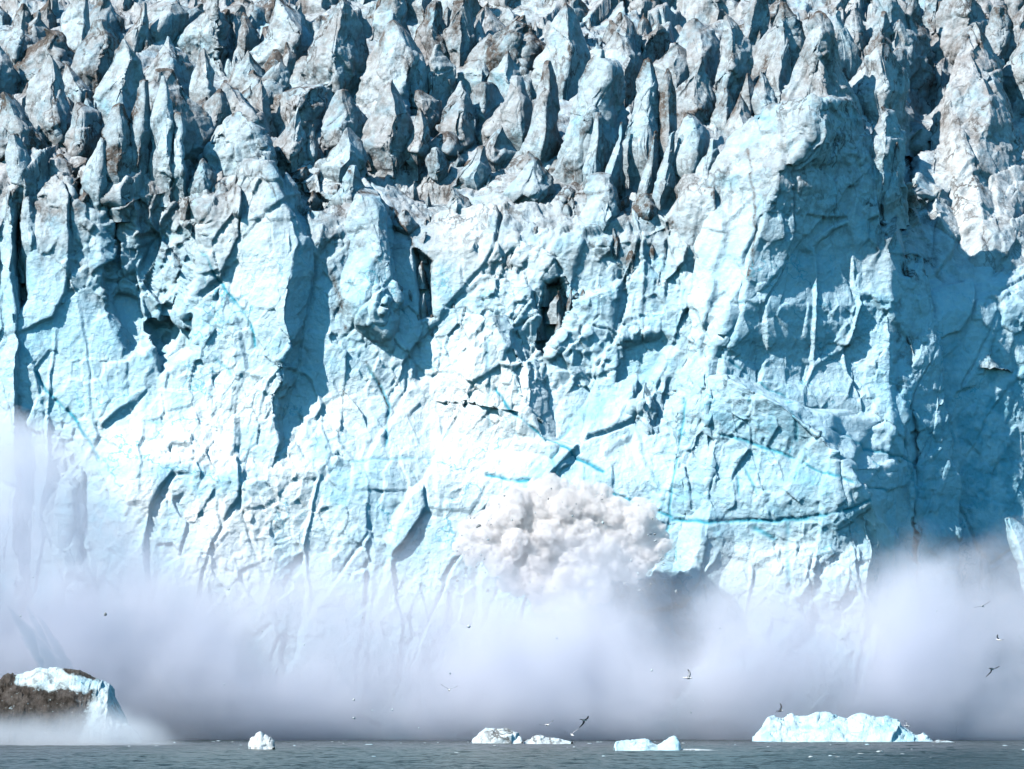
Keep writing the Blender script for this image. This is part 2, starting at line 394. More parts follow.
# ---- traced blocks: left edge, right edge (photo px, top to bottom), ridge (fraction or polyline), foot row, dirt, thickness
def block_mesh(Lp, Rp, ridge, base, dirtiness=.15, df=.38, ymid=None, weather=1.0, big=.6, rough=.8, step=1.3, lean=.16, depth=None, blue0=0, edge=.5, back=None, wide=1.0, sink=0.0, jit=1.0, mono=False, cuts=0):
    Lp = sorted(Lp, key=lambda p: p[1]); Rp = sorted(Rp, key=lambda p: p[1])
    top = min(Lp[0][1], Rp[0][1]) - 1.0
    bot = base + ((48 if base < 150 else 14) if mono else 22)
    ys = np.concatenate([top + np.array([0, .5, 1.2]), np.arange(top + 2.2, bot, step)])
    xl = np.interp(ys, [p[1] for p in Lp], [p[0] for p in Lp]); xr = np.interp(ys, [p[1] for p in Rp], [p[0] for p in Rp])
    if mono:
        xl = .35 * xl + .65 * np.minimum.accumulate(xl); xr = .35 * xr + .65 * np.maximum.accumulate(xr)
    # below the last traced point keep flaring a little
    fl = np.clip((ys - Lp[-1][1]), 0, None) * .22 * wide; xl = xl - fl
    fr = np.clip((ys - Rp[-1][1]), 0, None) * .22 * wide; xr = xr + fr
    sd = Lp[0][0] * .731 + Rp[0][1] * .377
    def jn(f, k): return vnoise(np.stack([ys / f, 0 * ys + sd + k, 0 * ys], -1), 700)
    w0 = np.clip(xr - xl, 2, 70); jr = jit * np.clip((ys - top) / 12, 0, 1)
    xl = xl + jr * w0 * (.035 * jn(30, 0) + .03 * jn(9, 3) + .012 * jn(4, 5)); xr = xr + jr * w0 * (.035 * jn(30, 11) + .03 * jn(9, 14) + .012 * jn(4, 17))
    if mono:                                                     # peaked, the steep side away from the sun
        e_ = .13 * (xr - xl); xl = xl - e_; xr = xr + e_
        ln_ = .28 * (((sd * 9.7) % 1.0) - .5) * np.clip(base - ys, 0, None) * min(1.0, 40.0 / (base - top)); xl = xl + ln_; xr = xr + ln_
        f0 = .40 + .3 * ((sd * 7.77) % 1.0); f_ = np.clip(f0 + (1 - f0) * (ys - top) / ((.5 + .3 * ((sd * 3.3) % 1.0)) * (base - top)), 0, 1)
        ax_ = xl + (.5 + .4 * ((sd * 5.1) % 1.0)) * (xr - xl)
        xl = ax_ + (xl - ax_) * f_; xr = ax_ + (xr - ax_) * f_
    w = np.maximum(xr - xl, 1.5)
    if isinstance(ridge, list):
        xm = np.interp(ys, [p[1] for p in ridge], [p[0] for p in ridge])
    else:
        xm = xl + ridge * w
    xm = xm + jr * w0 * (.12 * jn(34, 21) + .05 * jn(14, 25) + .01 * jn(5, 27))
    xm = np.clip(xm, xl + .04 * w, xr - .04 * w)
    m = np.clip((ys - top) / (.10 * np.clip(w, 4, 30)), 0, 1) ** .8
    cx = xl * .45 + xr * .55
    xl = cx + (xl - cx) * m; xr = cx + (xr - cx) * m; xm = cx + (xm - cx) * m; w = w * m
    wm = w / 7.2                                                 # metres
    Y0 = float(ground_Y((Lp[-1][0] + Rp[-1][0]) / 2, base)) if depth is None else depth + G
    bx = (xl + xr) / 2
    zrel = (bot - ys) / 7.2
    Yc = Y0 + lean * zrel + sink * sstep(base - .35 * (base - top), bot, ys)
    Yc = Yc + jr * np.clip(w0 / 7.2, 0, 9) * (.08 * jn(45, 31) + .015 * jn(16, 33))
    wcap = np.minimum(wm, 16.0)
    fr_ = df * wcap
    bk = (.75 if back is None else back) * wcap + .4
    nf = max(10, int(w.max() * 1.15 / step)); nb = max(8, nf // 5)
    rf = float(np.clip(((xm - xl) / np.maximum(w, .1))[len(ys) // 2], .06, .94))
    n1 = max(4, int(nf * rf)); n2 = max(4, nf - n1)
    cols = []
    for t in np.arange(n1) / n1:                                # left edge -> ridge
        s = t; bulge = .025 * wcap * math.sin(math.pi * t)
        cols.append((xl + (xm - xl) * s, Yc + .12 * wcap * (1 - s) - fr_ * s - bulge))
    for t in np.arange(n2) / n2:                                # ridge -> right edge
        bulge = .02 * wcap * math.sin(math.pi * t)
        cols.append((xm + (xr - xm) * t, Yc - fr_ * (1 - t) + .42 * wcap * t - bulge))
    for t in np.arange(nb) / nb:                                # round the back
        a = math.pi * t
        cols.append((xr + (xl - xr) * (.5 - .5 * math.cos(a)), Yc + .42 * wcap * (1 - t) + .12 * wcap * t + bk * math.sin(a)))
    X = np.stack([c[0] for c in cols], 1); YY = np.stack([c[1] for c in cols], 1)
    PYY = np.repeat(ys[:, None], X.shape[1], 1)
    P = W(X, PYY, YY)
    nr, nc = X.shape
    Vv = P.reshape(-1, 3); Q = grid_quads(nr, nc, True)
    # break it to flat faces: planes struck through the outer layer
    rg_ = np.random.default_rng(int(abs(sd) * 1000) % 100003)
    vis = np.repeat(ys < base, nc)
    for k in range(cuts):
        n_ = np.array([rg_.uniform(-1, 1), rg_.uniform(-1, .1), rg_.uniform(-.15, .75)]); n_ /= np.linalg.norm(n_)
        # work in a slice of the height so that the faces stack up
        z0 = rg_.uniform(ys[0] - 10, base); win = (np.abs(PYY - z0) < .35 * (base - top)).ravel() & vis
        if win.sum() < 30: continue
        h_ = Vv @ n_; dq = np.quantile(h_[win], rg_.uniform(.80, .95))
        reach = np.clip(1.25 - np.abs(PYY - z0).ravel() / (.6 * (base - top)), 0, 1)
        push = np.clip(h_ - dq, 0, min((.08 if mono else .10) * np.median(wm), 1.3)) * np.clip(reach * 3, 0, 1)
        Vv = Vv - n_ * push[:, None]
    Nn = normals(Vv, Q)
    ctr = np.stack([Vv.reshape(nr, nc, 3).mean(1)] * nc, 1).reshape(-1, 3)
    if (Nn * (Vv - ctr)).sum() < 0: Q = Q[:, ::-1]; Nn = -Nn
    sc_ = np.clip(np.repeat(wm[:, None], nc, 1).ravel() / 9.0, .12, 1.0)
    hd = ice_disp(Vv, big, rough) * (.25 + .75 * sc_) * np.clip(sc_ * 3, 0, 1)
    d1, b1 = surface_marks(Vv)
    Nn[:, 1] *= .8
    V2 = Vv + Nn * hd[:, None] - Nn * (.3 * b1)[:, None]
    # dirt gathered on crests and along layers
    crest = np.exp(-(PYY - top).ravel() / 5.0)
    side = np.minimum(np.abs(X - xl[:, None]), np.abs(X - xr[:, None])).ravel()
    edged = np.exp(-side / 2.4) * 1.5 * edge * sstep(0, .35, fbm(Vv * .25, 3, 140)) * sstep(60, 5, (PYY - top).ravel())
    band = sstep(.0, .5, fbm(Vv * np.array([.35, .35, .22]) + 7, 4, 150))
    dd = np.clip(dirtiness * (.35 + 1.1 * band) + 1.0 * crest * sstep(-.3, .2, fbm(Vv * .3, 2, 155)) * edge * 1.6 + edged + d1, 0, 1)
    return V2, Q, {'dirt': dd, 'sunlit_white': sunlit_white(Vv), 'blue': np.clip(b1 + blue0, 0, 1), 'weather': np.full(len(V2), weather)}

# large buttresses of the front: (L, R, ridge, base, options)
def cliffY(px, py=500): return float(ground_Y(px, py))
BUTT = [
 # central left buttress
 dict(L=[(245,160),(232,205),(205,240),(195,290),(190,360),(150,420),(112,460),(108,560),(104,720)], R=[(275,165),(300,210),(332,240),(337,290),(325,380),(322,450),(330,560),(335,720)],
      ridge=[(262,160),(285,210),(290,290),(284,380),(281,450),(280,720)], base=735, depth=.6, df=.30, lean=.075, cuts=4),
 # left slabs
 dict(L=[(4,181),(-2,200),(-8,300),(-12,480),(-12,720)], R=[(19,180),(18,215),(15,250),(18,300),(24,340),(28,720)], ridge=.7, base=735, depth=1.0, df=.6, lean=.07),
 dict(L=[(22,192),(18,225),(22,248)], R=[(36,200),(42,235),(38,252)], ridge=.6, base=262, depth=5, df=.5, sink=6),
 dict(L=[(48,186),(42,205),(38,260),(36,330),(24,400),(18,500),(10,720)], R=[(58,184),(80,205),(85,225),(94,260),(98,330),(112,420),(120,500),(130,720)], ridge=[(56,184),(66,220),(72,300),(75,420),(70,720)], base=735, depth=.5, df=.38, lean=.075),
 # upper centre buttress
 dict(L=[(352,184),(345,215),(335,260),(326,300),(322,340)], R=[(376,184),(388,196),(400,215),(412,240),(414,290),(406,335)], ridge=[(365,184),(384,215),(390,260),(388,330)], base=350, depth=4.5, df=.42, lean=.14, sink=9),
 # low left-centre block
 dict(L=[(361,362),(345,385),(330,420),(300,460),(284,500),(280,720)], R=[(366,363),(376,380),(388,410),(387,445),(392,520),(396,720)], ridge=.8, base=735, depth=-.6, df=.2, lean=.06),
 # centre bulge
 dict(L=[(500,292),(470,308),(440,345),(415,400),(400,480),(392,720)], R=[(530,288),(545,300),(547,360),(560,400),(600,440),(612,520),(622,720)], ridge=[(512,290),(530,340),(545,400),(570,470),(575,720)], base=735, depth=-.6, df=.26, lean=.10),
 dict(L=[(640,385),(610,400),(600,440),(592,520),(590,720)], R=[(655,380),(690,400),(685,440),(680,520),(690,720)], ridge=.6, base=735, depth=-.2, df=.3, lean=.085),
 dict(L=[(968,20),(950,50),(935,90),(918,130),(906,180),(904,230),(915,300),(935,345)], R=[(975,20),(1000,60),(1006,85),(1016,120),(1036,170),(1064,230),(1066,345)],
      ridge=[(972,20),(986,80),(978,150),(990,230),(1005,340)], base=348, depth=11.5, df=.16, lean=1.0, weather=.5, edge=.6, dirtiness=.15, sink=9),
 # mid block with undercut right side
 dict(L=[(583,194),(578,215),(579,235),(584,250)], R=[(611,172),(619,190),(626,214),(610,233),(590,252)], ridge=.85, base=246, depth=9.5, df=.5, wide=0, sink=6),
 # the big right-hand tower
 dict(L=[(790,97),(770,102),(750,114),(722,135),(702,170),(691,210),(684,300),(676,360),(668,420),(655,520),(650,720)], R=[(842,95),(853,110),(872,150),(885,200),(892,250),(895,310),(902,400),(914,470),(916,720)],
      ridge=[(812,97),(800,130),(765,190),(735,250),(712,330),(700,420),(700,720)], base=735, depth=-2.2, df=.34, lean=.09, big=.5, cuts=3),
 # its lower apron
 dict(L=[(705,380),(676,410),(664,460),(658,540),(655,720)], R=[(745,376),(800,398),(850,404),(890,412),(911,455),(904,520),(914,590),(920,720)],
      ridge=[(725,378),(800,420),(865,460),(880,520),(886,590),(888,720)], base=735, depth=-5.6, df=.22, lean=.07, big=.5, cuts=5),
 # ribs on the shaded face
 # column in the recess right of the tower
 dict(L=[(896,238),(893,300),(900,380),(912,450),(906,540),(912,600),(914,720)], R=[(928,244),(940,320),(950,390),(961,425),(963,500),(960,600),(962,720)], ridge=.18, base=735, depth=7.5, df=.3, lean=.07),
 dict(L=[(1004,520),(1014,560),(1027,600),(1045,660)], R=[(1014,518),(1060,560),(1066,660)], ridge=.1, base=670, depth=10, df=.4, lean=.05, cuts=2),
]
for b_ in BUTT:
    k = dict(b_); Lp, Rp, rg, bs = k.pop('L'), k.pop('R'), k.pop('ridge'), k.pop('base')
    k.setdefault('weather', .12); k.setdefault('dirtiness', .02); k.setdefault('edge', .3); k.setdefault('cuts', 12); k.setdefault('big', .45); k.setdefault('rough', .48); k.setdefault('step', 1.2)
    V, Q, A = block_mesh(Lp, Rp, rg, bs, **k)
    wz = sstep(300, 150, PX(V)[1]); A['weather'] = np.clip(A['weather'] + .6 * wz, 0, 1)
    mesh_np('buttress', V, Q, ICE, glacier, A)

# seracs of the icefall: L, R, ridge fraction, foot row, dirt
S = [
 ([(52,51),(42,60),(23,78),(30,95),(37,113),(47,145)],[(54,51),(58,62),(64,101),(72,145)],.72,152,.12),
 ([(34,28),(20,47),(16,62)],[(44,27),(59,33),(76,53),(78,68)],.5,76,.75),
 ([(-12,32),(-14,60)],[(-4,34),(8,56),(19,77)],.2,84,.3),
 ([(0,92),(-6,120),(-6,150)],[(12,93),(27,100),(40,122),(46,150)],.5,166,.8),
 ([(6,135),(8,150),(22,190)],[(19,132),(30,150),(36,190)],.6,206,.05),
 ([(58,60),(57,90)],[(62,62),(85,85),(88,95)],.7,106,.1),
 ([(90,19),(82,40),(76,55),(76,70),(92,90)],[(109,20),(121,35),(113,55),(103,88)],.6,96,.6),
 ([(120,39),(112,50),(109,62),(102,80),(97,100)],[(126,39),(134,46),(141,60),(140,74),(134,110)],.65,116,.12),
 ([(68,106),(66,128),(72,150)],[(78,103),(97,112),(100,140)],.27,160,.1),
 ([(88,93),(83,106)],[(90,93),(95,110)],.5,116,.05),
 ([(157,77),(152,95),(148,130),(146,186)],[(161,77),(170,103),(174,112),(172,186)],.8,194,.15),
 ([(172,112),(168,140),(166,186)],[(186,115),(191,150),(184,188)],.75,196,.1),
 ([(150,68),(143,90),(146,120)],[(176,64),(186,90),(201,115),(207,150),(200,182)],.2,172,.45),
 ([(134,98),(127,120),(128,150),(130,186)],[(146,80),(147,110),(145,186)],.6,192,.55),
 ([(106,104),(99,130),(104,150),(108,186)],[(120,104),(126,120),(126,150),(127,186)],.65,196,.65),
 ([(95,138),(88,150),(84,165),(82,192)],[(100,139),(104,160),(109,196)],.6,206,.2),
 ([(170,35),(155,55),(147,76)],[(176,36),(187,60),(191,78)],.6,88,.2),
 ([(66,-2),(52,18),(58,35),(72,52)],[(90,-2),(92,20),(84,44)],.7,60,.05),
 ([(18,11),(10,22),(0,42),(6,62)],[(21,11),(24,36),(20,60)],.6,66,.1),
 ([(93,-6),(91,16)],[(106,-4),(119,20)],.4,30,.55),
 ([(139,4),(128,22),(124,38)],[(145,3),(148,20),(147,38)],.5,46,.2),
 ([(160,8),(150,26)],[(174,2),(186,14),(182,28)],.2,38,.25),
 ([(204,-6),(190,16),(182,30)],[(219,-6),(224,15),(222,34)],.8,42,.12),
 ([(245,12),(239,30),(240,44)],[(249,12),(258,30),(257,44)],.4,48,.4),
 ([(268,-2),(257,20),(260,40),(254,52)],[(284,2),(300,20),(312,46),(304,62)],.7,66,.12),
 ([(330,2),(316,30),(312,50),(317,76)],[(352,-5),(359,25),(363,50),(354,80)],.5,88,.25),
 ([(245,51),(240,62),(233,73)],[(247,51),(256,62),(265,72)],.6,80,.15),
 ([(266,51),(260,66)],[(275,50),(286,66)],.5,76,.8),
 ([(199,47),(195,55),(190,70),(195,92),(200,104)],[(201,47),(206,56),(215,70),(209,96)],.7,106,.12),
 ([(284,43),(281,56),(282,68)],[(286,44),(296,57),(294,70)],.3,76,.35),
 ([(278,60),(270,67),(258,90),(254,106)],[(283,60),(291,75),(287,94)],.3,110,.45),
 ([(263,78),(256,96),(263,112),(268,122)],[(267,78),(272,100),(273,124)],.4,128,.3),
 ([(216,74),(213,95),(220,112),(246,124)],[(225,78),(240,90),(253,105),(271,131)],.72,138,.2),
 ([(215,90),(203,105),(201,118)],[(220,90),(226,104),(218,128)],.6,136,.2),
 ([(224,108),(217,118),(211,132),(210,172)],[(240,110),(256,125),(271,136),(274,170)],.82,186,.12),
 ([(297,105),(285,125),(277,142),(272,160)],[(299,106),(304,120),(307,136),(303,160)],.5,172,.1),
 ([(308,125),(303,140),(301,158)],[(316,127),(323,152)],.5,166,.4),
 ([(288,83),(272,96),(279,118)],[(318,88),(323,105),(312,122)],.6,124,.15),
 ([(328,90),(318,110),(319,132)],[(343,90),(353,110),(360,142)],.55,152,.15),
 ([(338,130),(325,147),(320,164)],[(350,128),(364,145),(367,160),(360,172)],.5,180,.2),
 ([(376,26),(368,40),(364,65),(362,88)],[(399,21),(410,40),(414,55),(407,88)],.75,98,.1),
 ([(377,-6),(378,20)],[(401,-4),(405,20)],.6,28,.25),
 ([(424,3),(423,15),(430,35),(444,50)],[(446,1),(449,25),(450,50)],.5,60,.5),
 ([(448,1),(451,30),(456,52)],[(473,-2),(475,25),(468,52)],.45,60,.5),
 ([(427,42),(424,60),(428,90)],[(438,46),(451,65),(448,88)],.2,96,.5),
 ([(410,58),(398,75),(399,92)],[(421,54),(426,75),(426,94)],.6,100,.1),
 ([(458,60),(446,70),(450,79)],[(486,60),(501,74),(492,80)],.6,77,.1),
 ([(462,82),(462,96),(476,122)],[(502,82),(504,98),(492,118)],.5,128,.05),
 ([(505,24),(485,45),(474,60)],[(528,20),(541,50),(537,72)],.5,74,.9),
 ([(501,48),(497,60),(491,70)],[(503,48),(509,60),(521,72)],.6,90,.1),
 ([(474,18),(470,28),(471,46)],[(476,18),(483,36),(482,46)],.7,52,.05),
 ([(486,6),(487,30)],[(490,8),(500,22),(509,28)],.1,38,.15),
 ([(455,82),(438,97),(439,112),(444,134)],[(459,83),(466,92),(475,108),(482,128)],.55,142,.25),
 ([(408,90),(403,100),(414,116),(424,132)],[(420,88),(441,100),(442,116),(440,132)],.35,136,.65),
 ([(390,80),(375,90),(369,105),(361,124),(358,150)],[(396,82),(402,94),(411,116),(408,150)],.6,164,.12),
 ([(414,107),(408,125),(404,158)],[(416,107),(423,118),(427,130),(424,158)],.6,168,.05),
 ([(500,128),(490,134),(479,152),(474,164)],[(504,128),(510,142),(518,166)],.52,168,.1),
 ([(437,134),(431,148)],[(455,132),(461,150)],.6,156,.15),
 ([(498,102),(485,115),(476,124)],[(504,103),(506,128)],.7,138,.1),
 ([(508,88),(504,110),(510,130),(515,146)],[(530,75),(533,100),(524,140)],.65,154,.15),
 ([(541,62),(537,90),(533,120),(526,158)],[(551,60),(560,85),(561,110),(552,158)],.5,168,.35),
 ([(568,51),(562,60),(560,76)],[(570,51),(578,62),(583,72),(576,84)],.3,92,.4),
 ([(562,4),(556,12),(549,25),(545,50),(541,66)],[(566,4),(573,8),(581,25),(589,45),(588,76)],.6,88,.1),
 ([(618,15),(611,22),(602,35),(599,50)],[(622,15),(633,25),(641,38),(642,54)],.55,76,.15),
 ([(621,33),(612,50),(606,66)],[(624,33),(631,38),(643,52),(640,76)],.55,84,.12),
 ([(598,48),(588,60),(578,80),(572,105),(565,140),(558,172)],[(606,56),(622,62),(630,72),(630,95),(629,118),(624,168)],.62,188,.3),
 ([(641,57),(634,75),(631,95),(627,130),(624,168)],[(651,57),(657,75),(659,100),(661,140),(658,170)],.65,192,.22),
 ([(664,68),(659,85),(660,120),(658,150)],[(671,69),(676,95),(675,150)],.5,172,.6),
 ([(697,60),(685,80),(678,95),(676,112)],[(702,57),(706,80),(709,100),(707,114)],.6,120,.45),
 ([(657,21),(650,28),(637,36),(643,50)],[(661,21),(666,26),(669,42),(660,54)],.2,62,.4),
 ([(668,43),(660,49),(656,60),(668,74)],[(678,44),(686,50),(693,62),(692,76)],.5,82,.3),
 ([(692,15),(680,24),(674,36)],[(703,16),(713,27),(718,46),(716,64)],.6,74,.08),
 ([(682,115),(677,130),(667,172)],[(702,110),(709,125),(706,160)],.6,184,.2),
 ([(598,112),(592,140),(584,190)],[(606,114),(604,150),(600,192)],.4,200,.3),
 ([(616,120),(610,150),(604,190)],[(624,124),(622,150),(618,192)],.4,204,.15),
 ([(648,130),(642,160),(636,196)],[(656,134),(656,160),(650,196)],.4,210,.25),
 ([(668,130),(662,160),(654,200)],[(676,134),(672,170),(668,200)],.4,214,.3),
 ([(724,8),(720,20),(719,45),(717,84)],[(728,10),(742,22),(751,40),(746,60),(735,88)],.4,102,.15),
 ([(745,-6),(744,15),(748,28)],[(763,-4),(764,15),(757,36)],.3,42,.3),
 ([(770,3),(760,25),(756,50)],[(781,0),(795,20),(800,45),(798,68)],.42,76,.45),
 ([(781,30),(777,45),(770,65),(764,84)],[(784,30),(788,40),(791,55),(787,80)],.6,96,.15),
 ([(808,13),(801,25),(797,60),(790,85),(776,118)],[(820,10),(831,30),(840,60),(850,110)],.66,132,.3),
 ([(746,74),(742,96)],[(752,74),(758,94)],.5,106,.3),
 ([(762,70),(757,85),(756,100),(766,118)],[(765,70),(773,80),(779,100),(775,122)],.6,126,.15),
 ([(724,88),(718,100),(714,120)],[(727,88),(733,96),(731,118)],.6,126,.2),
 ([(739,95),(733,110),(727,128)],[(742,95),(749,108),(757,124)],.5,136,.05),
 ([(828,8),(834,30),(838,58)],[(838,18),(849,40),(857,62)],.1,78,.3),
 ([(854,9),(846,20),(843,30),(849,46)],[(858,9),(863,16),(867,38)],.5,52,.2),
 ([(852,33),(848,42)],[(866,35),(869,48)],.5,54,.8),
 ([(877,12),(871,30),(869,45)],[(884,11),(892,30),(892,50)],.5,58,.55),
 ([(868,46),(855,57),(850,70),(848,100)],[(888,44),(896,60),(906,80),(900,100)],.62,108,.1),
 ([(890,22),(886,45),(890,58)],[(898,20),(912,40),(924,58)],.25,68,.3),
 ([(872,-4),(863,20),(868,38)],[(899,-4),(911,25),(920,48)],.6,48,.12),
 ([(905,-4),(906,25),(912,46)],[(916,4),(927,35),(928,50)],.15,54,.5),
 ([(873,100),(866,115),(861,140),(862,180)],[(881,100),(893,108),(897,130),(898,180)],.5,212,.1),
 ([(892,143),(884,165),(880,190)],[(894,143),(898,155),(896,190)],.45,216,.05),
 ([(968,20),(953,40),(948,75),(953,96)],[(975,20),(986,36),(1000,60),(1001,76),(986,104)],.65,112,.1),
 ([(942,-4),(935,22),(932,40)],[(981,-6),(985,32)],.6,44,.3),
 ([(990,4),(985,30),(988,54)],[(1010,10),(1015,20),(1010,45),(1004,64)],.5,70,.6),
 ([(1020,18),(1008,40),(1002,76)],[(1042,14),(1048,76)],.5,88,.08),
]
S += [
 ([(452,186),(448,200),(450,212)],[(455,186),(472,196),(474,214)],.35,216,.1),
 ([(425,150),(424,165),(427,176)],[(440,148),(447,160),(444,176)],.6,180,.25),
 ([(470,150),(462,172),(456,186)],[(486,146),(490,170),(488,186)],.6,190,.05),
 ([(520,160),(512,180),(505,198)],[(536,158),(548,176),(552,196)],.7,204,.2),
 ([(525,152),(521,160)],[(530,152),(548,168)],.4,170,.4),
 ([(396,212),(390,228)],[(408,210),(416,226)],.6,232,.3),
 ([(340,168),(332,190),(328,204)],[(352,166),(360,186),(362,204)],.6,210,.2),
 ([(280,176),(272,196),(268,214)],[(292,172),(300,194),(302,214)],.55,218,.15),
 ([(246,160),(238,178),(232,204)],[(262,158),(270,180),(272,206)],.6,212,.1),
 ([(640,196),(634,208),(636,218)],[(656,192),(664,206),(660,218)],.5,222,.7),
 ([(706,140),(700,160),(694,186)],[(716,138),(722,160),(720,186)],.4,192,.2),
 ([(196,160),(190,178),(190,194)],[(200,160),(214,174),(210,194)],.5,198,.3),
]
built = []
for Lp, Rp, rg, bs, dr in S:
    big_w = max(p[0] for p in Rp) - min(p[0] for p in Lp)
    V, Q, A = block_mesh(Lp, Rp, rg, bs, dirtiness=dr * .9, df=.42, weather=.9 if bs < 180 else .6, big=.38, rough=.6, sink=4.0, mono=True, back=.45, cuts=7, jit=.7)
    built.append((big_w * (bs - min(Lp[0][1], Rp[0][1])), V, Q, A))
built.sort(key=lambda t: -t[0])
rest = []
for i, (a, V, Q, A) in enumerate(built):
    if i < 98: mesh_np('serac', V, Q, ICE, glacier, A)
    else: rest.append((V, Q, A))
# small fill between them
for k in range(300):
    px = random.uniform(-120, 1140)
    T = float(ip(px, TOP))
    by = random.uniform(-20, min(T + 10, 215))
    if 690 < px < 890 and by > 95: continue
    if 340 < px < 560 and by > 170: continue
    if px > 900 and by > 80: continue
    h = random.uniform(8, 26) * (1.0 if by < 130 else .7); w = h * (random.uniform(.5, 1.1) if k < 80 else random.uniform(.9, 1.9))
    if k >= 80: h *= .75; le = random.uniform(-.35, .25) * w
    tw = random.uniform(.05, .45) * w
    le = random.uniform(-.3, .5) * w; tw = random.uniform(.02, .16) * w if k < 80 else random.uniform(.1, .5) * w
    Lp = [(px + le - tw / 2, by - h), (px - w * random.uniform(.12, .34), by - h * random.uniform(.3, .6)), (px - w / 2, by)]
    Rp = [(px + le + tw / 2, by - h + random.uniform(0, .25) * h), (px + w * random.uniform(.28, .5), by - h * random.uniform(.3, .55)), (px + w / 2, by)]
    rest.append(block_mesh(Lp, Rp, random.uniform(.25, .8), by, dirtiness=random.choice([.1, .15, .2, .4, .8]), df=.42, weather=.95, big=.4, rough=.6, step=1.5, sink=2.5, mono=True, back=.4, cuts=9))
# crumbled blocks where the icefall breaks over into the wall
for k in range(90):
    px = random.uniform(330, 690); by = random.uniform(185, 330 if px < 560 else 300)
    h = random.uniform(4, 12); w = h * random.uniform(.7, 1.6); le = random.uniform(-.3, .4) * w; tw = random.uniform(.15, .5) * w
    Lp = [(px + le - tw / 2, by - h), (px - w / 2, by)]; Rp = [(px + le + tw / 2, by - h), (px + w / 2, by)]
    rest.append(block_mesh(Lp, Rp, random.uniform(.35, .8), by, dirtiness=random.choice([.1, .3, .6]), df=.5, weather=.6, big=.3, rough=.6, step=1.3, sink=2.0, cuts=8))
off = 0; VV, QQ, AA = [], [], {'dirt': [], 'sunlit_white': [], 'blue': [], 'weather': []}
for V, Q, A in rest:
    VV.append(V); QQ.append(Q + off); off += len(V)
    for k in AA: AA[k].append(A[k])
tag(mesh_np('small_serac', np.concatenate(VV), np.concatenate(QQ), ICE, glacier, {k: np.concatenate(v) for k, v in AA.items()}), kind='stuff')

# ------------------------------------------------------------------ water
def water():
    def axis(lo, hi, st, far_lo, far_hi):
        return np.concatenate([np.linspace(far_lo, lo, 14)[:-1], np.arange(lo, hi, st), np.linspace(hi, far_hi, 14)])
    xs = axis(-85, 85, .38, -3000, 3000); ys = axis(-275, 12, .42, -1400, 60)
    X, Y = np.meshgrid(xs, ys)
    P = np.stack([X, Y, 0 * X], -1).reshape(-1, 3)
    fade = (sstep(-900, -320, P[:, 1]) * sstep(400, 90, np.abs(P[:, 0])))
    A = P * np.array([.10, .22, 0]); 
    h = .16 * fbm(A, 3, 200) + .10 * ridged(P * np.array([.35, .6, 0]) + 3, 3, 210) + .05 * fbm(P * np.array([1.2, 1.6, 0]), 2, 220)
    P[:, 2] = h * fade
    Q = grid_quads(len(ys), len(xs))[:, ::-1]
    m, nt, N, L = new_mat('sea_water')
    out = N.new('ShaderNodeOutputMaterial'); b = N.new('ShaderNodeBsdfPrincipled'); L.new(b.outputs[0], out.inputs[0])
    b.inputs['Base Color'].default_value = (.02, .034, .032, 1); b.inputs['Specular IOR Level'].default_value = .3; b.inputs['Roughness'].default_value = .25; b.inputs['IOR'].default_value = 1.33
    geo = N.new('ShaderNodeNewGeometry'); mp = N.new('ShaderNodeMapping'); mp.inputs['Scale'].default_value = (.8, 1.4, 1)
    L.new(geo.outputs['Position'], mp.inputs[0])
    t = N.new('ShaderNodeTexNoise'); t.inputs['Scale'].default_value = 1.0; t.inputs['Detail'].default_value = 5; L.new(mp.outputs[0], t.inputs[0])
    bp = N.new('ShaderNodeBump'); bp.inputs['Strength'].default_value = .5; bp.inputs['Distance'].default_value = .3
    L.new(t.outputs[0], bp.inputs['Height']); L.new(bp.outputs[0], b.inputs['Normal'])
    o = mesh_np('water', P, Q, m); tag(o, 'choppy grey-green fjord water', None, None, 'structure')
water()

